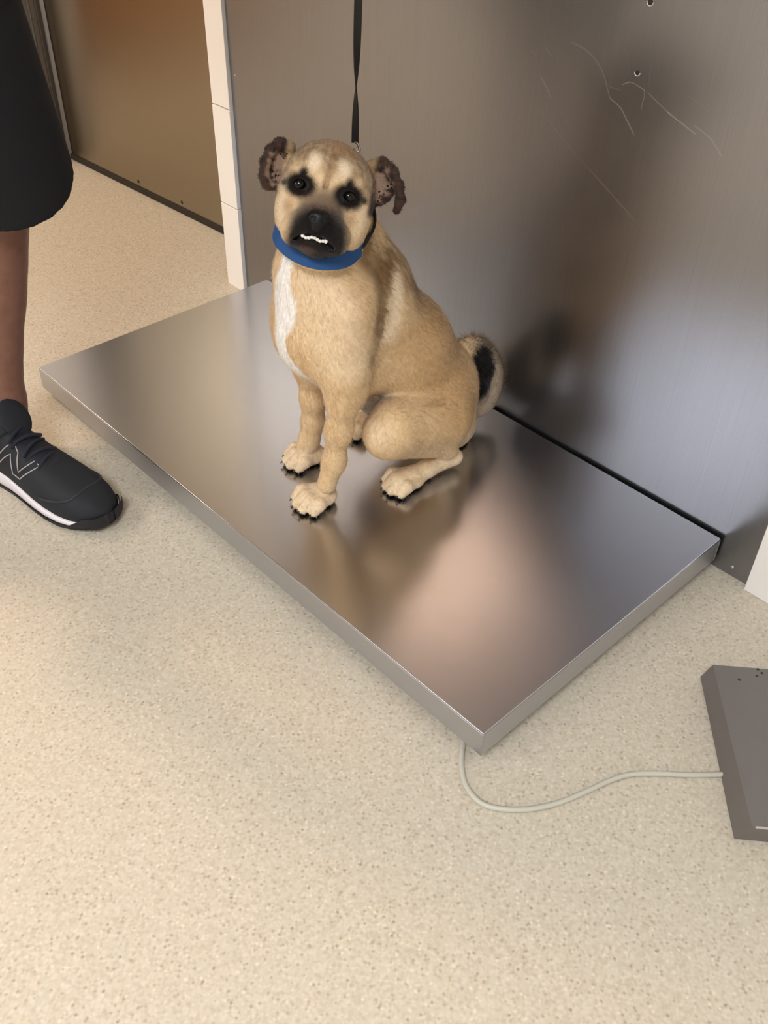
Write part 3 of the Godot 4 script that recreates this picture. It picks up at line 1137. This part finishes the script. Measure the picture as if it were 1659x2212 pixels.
func head_colour(p: Vector3, _g: Vector3) -> Color:
	var r := p - h0
	var l := r.dot(hl)
	var u := r.dot(hu)
	var f := r.dot(hf_)
	var n1 := fur.get_noise_3d(p.x * 90, p.y * 90, p.z * 90)
	var n2 := fur.get_noise_3d(p.x * 420, p.y * 420, p.z * 420)
	var q := Vector3(l, u, f) + Vector3(n2, n1, 0) * 0.0015
	var c := TAN.lerp(CREAM, 0.15)
	# grizzled grey-brown cap and temples
	var cap := smoothstep(0.010, 0.046, u) * 0.9
	cap = maxf(cap, smoothstep(0.034, 0.05, absf(l)) * 0.65 * smoothstep(-0.005, 0.02, u))
	c = c.lerp(lin(140, 116, 88), clampf(cap + n1 * 0.4, 0, 1))
	c = c.lerp(lin(164, 120, 80), el(q, Vector3(0.012, 0.062, 0.02), Vector3(0.03, 0.025, 0.05), 0.3, 1.1) * 0.6)
	c = c.lerp(lin(120, 92, 64), clampf(fur.get_noise_3d(l * 260, u * 50, f * 50) * 1.3, 0, 0.45) * smoothstep(0.02, 0.04, u))
	# pale brows and cheeks
	for s in [-1, 1]:
		c = c.lerp(CREAM, el(q, Vector3(s * 0.018, 0.033, 0.054), Vector3(0.012, 0.017, 0.02), 0.3, 1.15) * 0.85)
		c = c.lerp(CREAM, el(q, Vector3(s * 0.048, -0.022, 0.030), Vector3(0.013, 0.034, 0.03), 0.3, 1.2) * 0.6)
		c = c.lerp(lin(156, 116, 76), el(q, Vector3(s * 0.040, -0.022, 0.044), Vector3(0.010, 0.014, 0.02), 0.2, 1.2) * 0.55)
	# brown furrow between the eyes
	c = c.lerp(lin(128, 94, 66), seg_blob(q, Vector3(0.003, 0.045, 0.055), Vector3(0.0, 0.0, 0.07), 0.0075, 1.0) * 0.6)
	# grey-brown bridge, black muzzle down to the chin
	c = c.lerp(lin(112, 92, 76), el(q, Vector3(0.003, -0.032, 0.075), Vector3(0.042, 0.046, 0.060), 0.55, 1.08) * 0.9)
	c = c.lerp(lin(36, 32, 30), el(q, Vector3(0.003, -0.055, 0.068), Vector3(0.044, 0.045, 0.062), 0.72, 1.05))
	c = c.lerp(BLACK_F, el(q, Vector3(0, -0.044, 0.095), Vector3(0.031, 0.030, 0.035), 0.5, 1.2))
	c = c.lerp(lin(84, 66, 62), el(q, Vector3(-0.008, -0.070, 0.078), Vector3(0.016, 0.006, 0.02), 0.4, 1.2) * 0.7)
	# black eye patches with a point up and a tail out
	for s in [-1, 1]:
		var e := Vector3(s * 0.031, 0.005, 0.052)
		var keep := q
		if f > 0.012:
			q.z = e.z
		var m := el(q, e + Vector3(-s * 0.001, -0.001, 0), Vector3(0.0225, 0.0180, 0.025), 0.62, 1.12)
		m = maxf(m, el(q, e + Vector3(-s * 0.002, 0.011, 0), Vector3(0.0085, 0.013, 0.02), 0.35, 1.15))
		m = maxf(m, el(q, e + Vector3(s * 0.015, 0.0, 0), Vector3(0.013, 0.0065, 0.02), 0.35, 1.2) * 0.95)
		m = maxf(m, seg_blob(q, e + Vector3(-s * 0.008, -0.003, 0.004), e + Vector3(-s * 0.017, -0.009, 0.008), 0.009, 0.9) * 0.85)
		c = c.lerp(lin(26, 20, 17), m)
		q = keep
	# ears
	if absf(l) > 0.054:
		var ear := smoothstep(0.054, 0.061, absf(l)) * smoothstep(-0.018, -0.006, u)
		var inner := lin(158, 130, 112)
		var s := signf(l)
		var cen := ear_in_r if s > 0 else ear_in_l
		var k := 1.0 - smoothstep(0.55, 1.0, Vector3((p - cen).dot(hl) / 0.014, (p - cen).dot(hu) / 0.024, 0).length() + n1 * 0.5)
		var ec := lin(66, 50, 42).lerp(inner, k * 0.85)
		ec = ec.lerp(BLACK_F, clampf(n1 * 1.5 - 0.1, 0, 0.6))
		c = c.lerp(ec, ear)
	c = c * (1.0 + n2 * 0.2 + n1 * 0.05)
	c.a = 1.0
	return c

var ear_in_r: Vector3
var ear_in_l: Vector3

func paw(F: Field, at: Vector3, dir: Vector3, w: float) -> Array:
	# foot with four toes; returns the tips for the claws
	var side := Vector3.UP.cross(dir).normalized()
	var tips := []
	F.ell(at - dir * 0.010 + Vector3.UP * (0.014 - at.y + TOP), Basis(side, Vector3.UP, dir), Vector3(w * 0.9, 0.014, 0.026), 0.008)
	for i in 4:
		var s := (i - 1.5)
		var ln: float = [0.020, 0.029, 0.029, 0.020][i]
		var a := at + side * (s * w * 0.36) + Vector3(0, TOP + 0.016 - at.y, 0) - dir * 0.008
		var m := at + side * (s * w * 0.50) + Vector3(0, TOP + 0.0175 - at.y, 0) + dir * (ln * 0.45)
		var b := at + side * (s * w * 0.52) + Vector3(0, TOP + 0.0095 - at.y, 0) + dir * ln
		F.cap(a, m, 0.009, 0.0105, 0.003)
		F.cap(m, b, 0.0105, 0.0085, 0.003)
		tips.append([b, (dir + side * s * 0.12).normalized()])
	return tips

func fur_coat(mb: MB, seam: int) -> MB:
	# short hairs lying along the coat; one mesh, nobody could count them
	var m := MB.new()
	m.colored = true
	var total := mb.v.size()
	for i in 75000:
		var k := rng.randi_range(0, seam - 1) if i < 52000 else rng.randi_range(seam, total - 1)
		var p := mb.v[k]
		var nn := mb.n[k]
		var head := k >= seam
		var flow: Vector3
		var ln := 0.009
		if head:
			flow = (p - hp(0, -0.03, 0.11)).normalized()
			ln = 0.0045
			if (p - h0).dot(hf_) > 0.03:
				ln = 0.003
		else:
			flow = (Vector3.DOWN - df * 0.6)
			ln = lerpf(0.0045, 0.010, smoothstep(TOP + 0.02, TOP + 0.16, p.y))
		flow = flow - nn * flow.dot(nn)
		if flow.length_squared() < 0.01:
			continue
		flow = flow.normalized()
		var sd := nn.cross(flow)
		p += sd * rng.randf_range(-0.002, 0.002) + flow * rng.randf_range(-0.002, 0.002)
		var dir := (flow + nn * rng.randf_range(0.12, 0.35) + sd * rng.randf_range(-0.25, 0.25)).normalized()
		var c := mb.c[k] * rng.randf_range(0.78, 1.22)
		c.a = 1.0
		ln *= rng.randf_range(0.6, 1.2)
		var w := sd * 0.00032
		var i0 := m.vert(p - w - nn * 0.0006, nn, Vector2.ZERO, c)
		var i1 := m.vert(p + w - nn * 0.0006, nn, Vector2.ZERO, c)
		var i2 := m.vert(p + dir * ln, nn, Vector2.ZERO, c)
		m.tri(i0, i1, i2)
	return m

func build_dog() -> void:
	fur.seed = 77
	fur.noise_type = FastNoiseLite.TYPE_SIMPLEX_SMOOTH
	fur.frequency = 1.0
	fur.fractal_octaves = 2
	# head axes: turned to the camera, tilted 14 degrees, nose a little low
	var roll := deg_to_rad(14.0)
	var pitch := deg_to_rad(-4.0)
	hl = CX * cos(roll) - CY * sin(roll)
	var u0 := CX * sin(roll) + CY * cos(roll)
	h0 = dp(698, 427, 0.012)
	var toc := (CAM - h0).normalized()
	hl = (hl - toc * hl.dot(toc)).normalized()
	u0 = toc.cross(hl).normalized()
	hf_ = (toc * cos(pitch) - u0 * sin(pitch)).normalized()
	hu = hf_.cross(hl).normalized()
	var t := thing("dog", "small tan dog with a black muzzle and curled tail sitting on the steel scale", "dog", Vector3(0.64, TOP, 0.27))

	var F := Field.new(Vector3(0.46, TOP - 0.006, -0.005), Vector3(0.82, 0.60, 0.50), 0.003)
	var K := 0.03
	# trunk
	F.cap(dp(722, 702, 0.0), dp(795, 665, 0.0), 0.073, 0.066, K)
	F.cap(dp(795, 665, 0.0), dp(862, 742, 0.0), 0.068, 0.074, K)
	F.cap(dp(862, 742, 0.0), dp(925, 835, 0.0), 0.074, 0.076, K)
	F.cap(dp(925, 835, 0.0), dp(960, 905, 0.0), 0.074, 0.055, K)
	F.cap(dp(690, 735, 0.0), dp(760, 770, 0.0), 0.055, 0.062, K)
	F.cap(dp(805, 850, -0.03), dp(860, 880, -0.01), 0.032, 0.045, 0.02)
	# neck
	F.cap(dp(705, 585, 0.0), dp(760, 650, 0.0), 0.056, 0.070, K)
	F.cap(h0 - hf_ * 0.035 - hu * 0.02, dp(705, 585, 0.0), 0.050, 0.056, K)
	F.cap(h0 - hf_ * 0.045 + hu * 0.0, dp(790, 590, 0.0), 0.045, 0.055, K)
	F.cap(dp(668, 600, 0.0), dp(680, 690, 0.0), 0.045, 0.058, K)
	# shoulders and upper arms
	F.cap(dp(742, 668, 0.055), dp(745, 805, 0.062), 0.040, 0.031, 0.03)
	F.cap(dp(648, 655, -0.05), dp(672, 790, -0.055), 0.036, 0.026, 0.03)
	# left foreleg
	F.chain([dp(745, 800, 0.060), dp(742, 860, 0.060), dp(732, 930, 0.056), dp(722, 995, 0.052), dp(706, 1045, 0.050)], [0.030, 0.0225, 0.0175, 0.0150, 0.0150], 0.02)
	F.ball(dp(762, 838, 0.066), 0.019, 0.02)
	# right foreleg
	F.chain([dp(676, 800, -0.055), dp(677, 860, -0.056), dp(676, 910, -0.058), dp(668, 950, -0.060), dp(658, 975, -0.060)], [0.026, 0.0180, 0.0150, 0.0135, 0.0135], 0.02)
	var claws := []
	var pl := on_y(672, 1080, TOP + 0.012)
	var pr := on_y(650, 990, TOP + 0.012)
	var fdir := (df + dl * 0.12).normalized()
	claws += paw(F, pl - fdir * 0.008, fdir, 0.030)
	claws += paw(F, pr - fdir * 0.008, (df - dl * 0.10).normalized(), 0.027)
	# haunch, shank, foot
	F.cap(dp(945, 895, 0.06), dp(850, 925, 0.080), 0.056, 0.040, 0.02)
	F.cap(dp(850, 925, 0.080), dp(832, 940, 0.080), 0.040, 0.033, 0.015)
	F.cap(dp(840, 950, 0.082), dp(960, 965, 0.078), 0.029, 0.018, 0.012)
	F.cap(dp(950, 930, 0.068), dp(965, 965, 0.075), 0.030, 0.018, 0.015)
	var hock := dp(980, 990, 0.076)
	var toe := on_y(862, 1044, TOP + 0.012)
	hock.y = maxf(hock.y, TOP + 0.012)
	F.chain([hock, hock.lerp(toe, 0.5) + Vector3.UP * 0.004, toe + Vector3.UP * 0.003], [0.0115, 0.0135, 0.017], 0.010)
	F.ball(dp(984, 985, 0.076), 0.011, 0.01)
	var hdir := (toe - hock)
	hdir.y = 0
	hdir = hdir.normalized()
	claws += paw(F, toe - hdir * 0.010, hdir, 0.027)
	# far hind leg, mostly hidden
	F.cap(dp(930, 890, -0.06), dp(830, 920, -0.085), 0.055, 0.036, 0.02)
	var toe2 := Vector3(0.547, TOP + 0.012, 0.225)
	F.cap(dp(835, 925, -0.085), toe2 - df * 0.13 + Vector3.UP * 0.01, 0.026, 0.014, 0.012)
	F.cap(toe2 - df * 0.13, toe2, 0.0115, 0.016, 0.01)
	claws += paw(F, toe2, df, 0.027)
	# tail curled up behind
	var tp := smooth_path([dp(1005, 880, 0.0), dp(1036, 870, 0.0), dp(1054, 845, 0.0), dp(1060, 805, 0.0), dp(1048, 770, 0.0), dp(1025, 752, 0.005), dp(1005, 762, 0.01)], 4)
	for i in tp.size() - 1:
		F.cap(tp[i], tp[i + 1], lerpf(0.021, 0.0165, float(i) / tp.size()), lerpf(0.021, 0.0165, float(i + 1) / tp.size()), 0.006)
	F.chain([dp(1035, 850, 0.012), dp(1038, 800, 0.014), dp(1025, 770, 0.012)], [0.016, 0.018, 0.014], 0.012)
	# creases: thigh against flank, shoulder line
	F.cut_cap(dp(870, 868, 0.098), dp(960, 868, 0.09), 0.003, 0.003, 0.008)
	var mb := MB.new()
	mb.colored = true
	F.nets(mb)
	for i in mb.v.size():
		mb.c[i] = body_colour(mb.v[i], mb.n[i])
	var seam := mb.v.size()

	# head on a finer grid, joined to the same mesh
	ear_in_r = hpx(824, 402, 0.0)
	ear_in_l = hpx(597, 364, 0.0)
	var lo := h0 - Vector3.ONE * 0.135
	var hi := h0 + Vector3.ONE * 0.135
	var G := Field.new(lo, hi, 0.0021)
	var HB := Basis(hl, hu, hf_)
	G.ell(hp(0.005, 0.008, -0.008), HB, Vector3(0.061, 0.059, 0.066), 0.02)
	G.ell(hp(0.0, 0.030, 0.020), HB, Vector3(0.044, 0.034, 0.040), 0.02)
	for s in [-1, 1]:
		G.ball(hp(s * 0.026, 0.018, 0.036), 0.020, 0.015)
		G.ell(hp(s * 0.032 + 0.004, -0.024, 0.016), HB, Vector3(0.026, 0.034, 0.034), 0.02)
		G.ell(hp(s * 0.022, -0.048, 0.060), HB, Vector3(0.022, 0.022, 0.028), 0.010)
	G.cap(hp(0, -0.002, 0.045), hp(0, -0.030, 0.080), 0.024, 0.020, 0.018)
	G.cap(hp(0, -0.046, 0.0), hp(0.002, -0.056, 0.062), 0.036, 0.020, 0.012)
	G.ell(hp(0, -0.040, 0.086), HB, Vector3(0.020, 0.016, 0.014), 0.010)
	G.cap(hp(0, -0.03, -0.03), dp(705, 585, 0.0).lerp(h0, 0.3), 0.052, 0.054, 0.03)
	# eye sockets, mouth line, furrow
	for s in [-1, 1]:
		G.ball(hp(s * 0.031, 0.005, 0.044), 0.0155, 0.006)
		G.ell(hp(s * 0.031, 0.005, 0.060), HB, Vector3(0.0098, 0.0072, 0.009), 0.005, true)
	G.cut_cap(hp(0.0, -0.048, 0.100), hp(0.0, -0.034, 0.104), 0.0016, 0.0016, 0.003)
	var lips := [hp(-0.036, -0.060, 0.052), hp(-0.022, -0.058, 0.078), hp(-0.008, -0.0535, 0.092), hp(0.008, -0.0545, 0.092), hp(0.022, -0.059, 0.078), hp(0.036, -0.062, 0.052)]
	for i in lips.size() - 1:
		G.cut_cap(lips[i], lips[i + 1], 0.0032, 0.0032, 0.004)
	G.cut_cap(hp(0.001, 0.036, 0.062), hp(0.0, 0.006, 0.067), 0.002, 0.002, 0.006)
	# ears: a thick folded rim in front of a thin cup
	var er := []
	for q in [[800, 360, -0.012], [826, 352, -0.004], [848, 372, 0.002], [861, 402, 0.006], [865, 432, 0.006], [857, 455, 0.004]]:
		er.append(hpx(q[0], q[1], q[2]))
	G.chain(er, [0.008, 0.007, 0.0068, 0.0062, 0.0058, 0.005], 0.006)
	G.ell(hpx(822, 398, -0.010), Basis(hl, hu, hf_) * Basis(Vector3.FORWARD, 0.25), Vector3(0.022, 0.030, 0.0045), 0.006)
	var el := []
	for q in [[626, 318, -0.012], [604, 310, -0.006], [585, 324, 0.0], [573, 350, 0.004], [570, 380, 0.005], [577, 400, 0.003], [592, 402, 0.0]]:
		el.append(hpx(q[0], q[1], q[2]))
	G.chain(el, [0.008, 0.0065, 0.006, 0.006, 0.006, 0.0055, 0.005], 0.006)
	G.ell(hpx(600, 360, -0.010), Basis(hl, hu, hf_) * Basis(Vector3.FORWARD, -0.1), Vector3(0.020, 0.029, 0.0045), 0.006)
	G.nets(mb)
	for i in range(seam, mb.v.size()):
		mb.c[i] = head_colour(mb.v[i], mb.n[i])
	var fm := mat(Color.WHITE, 0.75)
	fm.vertex_color_use_as_albedo = true
	fm.metallic_specular = 0.25
	fm.rim_enabled = true
	fm.rim = 0.25
	fm.rim_tint = 0.6
	var coat := fur_coat(mb, seam)
	obj("body", mb, fm, t)
	var cmat := mat(Color.WHITE, 0.8)
	cmat.vertex_color_use_as_albedo = true
	cmat.metallic_specular = 0.2
	var co := obj("coat_hair", coat, cmat, t)
	co.set_meta("kind", "stuff")

	# eyes
	for s in [-1, 1]:
		var em := MB.new()
		var eo := hp(s * 0.031, 0.005, 0.0475)
		em.ellipsoid(eo, HB, Vector3(0.0102, 0.0094, 0.0100), 24, 16)
		var eye := mat(rgb8(14, 9, 7), 0.06)
		eye.metallic_specular = 0.4
		obj("eye", em, eye, t)
	# nose pad with nostrils
	var N := Field.new(hp(0, -0.03, 0.10) - Vector3.ONE * 0.03, hp(0, -0.03, 0.10) + Vector3.ONE * 0.03, 0.0012)
	N.ell(hp(0, -0.030, 0.097), HB, Vector3(0.0142, 0.0098, 0.009), 0.004)
	N.ell(hp(0, -0.040, 0.098), HB, Vector3(0.008, 0.008, 0.007), 0.006)
	for s in [-1, 1]:
		N.ell(hp(s * 0.0068, -0.033, 0.1075), HB, Vector3(0.0034, 0.0028, 0.004), 0.002, true)
		N.cut_cap(hp(s * 0.009, -0.034, 0.106), hp(s * 0.0145, -0.037, 0.101), 0.0012, 0.001, 0.0015)
	N.cut_cap(hp(0, -0.034, 0.108), hp(0, -0.048, 0.105), 0.0007, 0.0007, 0.0015)
	var nm := MB.new()
	N.nets(nm)
	var nmat := mat(rgb8(13, 13, 14), 0.4)
	nmat.metallic_specular = 0.35
	obj("nose", nm, nmat, t)
	# lower teeth of the underbite
	var tx := [-0.0145, -0.0105, -0.0070, -0.0035, 0.0000, 0.0035, 0.0070, 0.0105, 0.0138]
	for i in tx.size():
		var tm := MB.new()
		var yy: float = -0.0545 - 0.0012 * sin(i * 1.3)
		tm.ellipsoid(hp(tx[i], yy, 0.0905 - absf(tx[i]) * 0.25), HB, Vector3(0.0026, 0.0021 if i < 8 else 0.0036, 0.0016), 8, 6)
		obj("tooth", tm, mat(rgb8(240, 236, 228), 0.3), t)
	# claws
	var cm := mat(rgb8(34, 28, 26), 0.4)
	for q in claws:
		var c := MB.new()
		var b: Vector3 = q[0]
		var dir: Vector3 = q[1]
		b += dir * 0.0068
		c.tube(PackedVector3Array([b - dir * 0.002, b + dir * 0.002 + Vector3.DOWN * 0.001, b + dir * 0.0042 + Vector3.DOWN * 0.0035]), 0.0019, 7, 0.0007)
		obj("claw", c, cm, t)
	# long hair on the tail's outer edge
	var tm2 := MB.new()
	tm2.colored = true
	var spine := smooth_path([dp(1040, 872, 0.0), dp(1058, 845, 0.0), dp(1062, 805, 0.0), dp(1050, 770, 0.0), dp(1025, 750, 0.005), dp(1008, 758, 0.01)], 10)
	for i in 2600:
		var k := rng.randi_range(0, spine.size() - 2)
		var tg := (spine[k + 1] - spine[k]).normalized()
		var o := spine[k].lerp(spine[k + 1], rng.randf())
		var out := dl.cross(tg)
		var a := rng.randf_range(-2.2, 2.2)
		var dirv := (out * cos(a) + dl * sin(a)).normalized()
		if (o + out * 0.01).distance_to(dp(1028, 810, 0.0)) < o.distance_to(dp(1028, 810, 0.0)):
			dirv = (-out * cos(a) + dl * sin(a)).normalized()
		var root := o + dirv * 0.015
		var tip := root + (dirv * rng.randf_range(0.5, 1.0) + tg * rng.randf_range(0.5, 1.1)).normalized() * rng.randf_range(0.010, 0.022)
		var wv := tg.cross(dirv).normalized() * 0.0005
		var col := GREY_F.lerp(CREAM, rng.randf_range(0.2, 0.9))
		if absf(a) > 1.3:
			col = BLACK_F.lerp(GREY_F, rng.randf_range(0.0, 0.4))
		var i0 := tm2.vert(root - wv, dirv, Vector2.ZERO, col)
		var i1 := tm2.vert(root + wv, dirv, Vector2.ZERO, col)
		var i2 := tm2.vert(tip, dirv, Vector2.ZERO, col)
		tm2.tri(i0, i1, i2)
	var hm := mat(Color.WHITE, 0.8)
	hm.vertex_color_use_as_albedo = true
	var th := obj("tail_hair", tm2, hm, t)
	th.set_meta("kind", "stuff")

func band(pts: Array, cen: Vector3, from: int, to: int, half: float, thick: float, lift: float) -> MB:
	var blue_n := pts.size()
	var m := MB.new()
	var rows := []
	for i in range(from, to + 1):
		var k := posmod(i, blue_n)
		var p: Vector3 = pts[k]
		var tg: Vector3 = (pts[posmod(k + 1, blue_n)] - pts[posmod(k - 1, blue_n)]).normalized()
		var out: Vector3 = (p - cen)
		out = (out - tg * out.dot(tg)).normalized()
		var w: Vector3 = tg.cross(out).normalized()
		# at the throat the band leans out over the chest
		var lean := 0.9 * maxf(0.0, cos(TAU * k / blue_n))
		var w2 := (w * cos(lean) + out * sin(lean) * (-1.0 if w.dot(hf_) > 0 else 1.0)).normalized()
		var o2 := w2.cross(tg).normalized()
		if o2.dot(out) < 0:
			o2 = -o2
		var c: Vector3 = p + o2 * lift
		rows.append([c - w2 * half - o2 * thick, c + w2 * half - o2 * thick, c + w2 * half + o2 * thick, c - w2 * half + o2 * thick])
	for i in rows.size() - 1:
		for j in 4:
			var j2 := (j + 1) % 4
			var mid: Vector3 = (rows[i][0] + rows[i][2] + rows[i + 1][0] + rows[i + 1][2]) * 0.25
			var q: Vector3 = (rows[i][j] + rows[i][j2] + rows[i + 1][j] + rows[i + 1][j2]) * 0.25
			m.flat([rows[i][j], rows[i][j2], rows[i + 1][j2], rows[i + 1][j]], q - mid)
	m.flat(rows[0], rows[0][0] - rows[1][0])
	m.flat(rows[-1], rows[-1][0] - rows[-2][0])
	return m

func build_collar_and_leash() -> void:
	# a ring that hangs under the jaw and is pulled up behind the skull by the leash
	var cen := hp(0.004, -0.030, -0.008)
	var pts := []
	var blue_n := 64
	for i in blue_n:
		var a := TAU * i / blue_n
		var s := sin(a)
		var co := -cos(a)   # -1 at the throat, 1 at the nape
		var y := co * (0.046 if co < 0 else 0.078)
		var f := lerpf(0.046, -0.085, (co + 1.0) / 2.0)
		pts.append(cen + hl * (s * (0.0585 + (0.012 if s > 0.0 else -0.007) * smoothstep(-0.6, 0.3, co))) + hu * y + hf_ * f)
	var t := thing("dog_collar", "wide blue collar with black edges around the dog's neck", "collar", cen)
	var web := mat(rgb8(26, 74, 128), 0.75)
	web.normal_enabled = true
	web.normal_texture = noise_tex(0.25, 71, Color.BLACK, Color.WHITE, 256, true)
	web.normal_scale = 0.4
	web.uv1_triplanar = true
	web.uv1_scale = Vector3.ONE * 20.0
	obj("blue_band", band(pts, cen, -13, 12, 0.0135, 0.0016, 0.0016), web, t)
	obj("black_strap", band(pts, cen, 11, 52, 0.0070, 0.0010, 0.0), mat(rgb8(20, 20, 26), 0.8), t)
	var top: Vector3 = pts[blue_n / 2]
	# leash: flat webbing that twists once on its way to the hand
	var clip_at := hpx(767, 318, -0.085)
	var l := thing("leash", "thin black twisted webbing leash rising straight up from the collar", "leash", clip_at)
	var hand := leash_hand()
	var path := smooth_path([clip_at + Vector3(0, 0.006, 0), clip_at.lerp(hand, 0.5) - dl * 0.002, hand], 28)
	var lm := MB.new()
	for i in path.size() - 1:
		var q := []
		for k in 2:
			var p := path[i + k]
			var u := float(i + k) / (path.size() - 1)
			var ang := lerpf(0.1, PI - 0.1, smoothstep(-0.05, 0.62, u))
			var w := CX * cos(ang) + CZ * sin(ang)
			w = (w - Vector3.UP * w.dot(Vector3.UP)).normalized()
			var nn := w.cross(Vector3.UP).normalized()
			q.append([p - w * 0.0048 - nn * 0.0009, p + w * 0.0048 - nn * 0.0009, p + w * 0.0048 + nn * 0.0009, p - w * 0.0048 + nn * 0.0009])
		var mid: Vector3 = (q[0][0] + q[0][2] + q[1][0] + q[1][2]) * 0.25
		for j in 4:
			var j2 := (j + 1) % 4
			lm.flat([q[0][j], q[0][j2], q[1][j2], q[1][j]], (q[0][j] + q[0][j2] + q[1][j] + q[1][j2]) * 0.25 - mid)
	obj("strap", lm, mat(rgb8(24, 19, 16), 0.7), l)
	var cl := MB.new()
	cl.tube(smooth_path([clip_at + Vector3(0, 0.008, 0), clip_at + CX * 0.004 + Vector3(0, 0.002, 0), clip_at + CX * 0.003 - Vector3(0, 0.008, 0), top + Vector3(0, 0.004, 0)], 5), 0.0022, 8)
	obj("clip", cl, mat(rgb8(200, 196, 186), 0.25, 1.0), l)
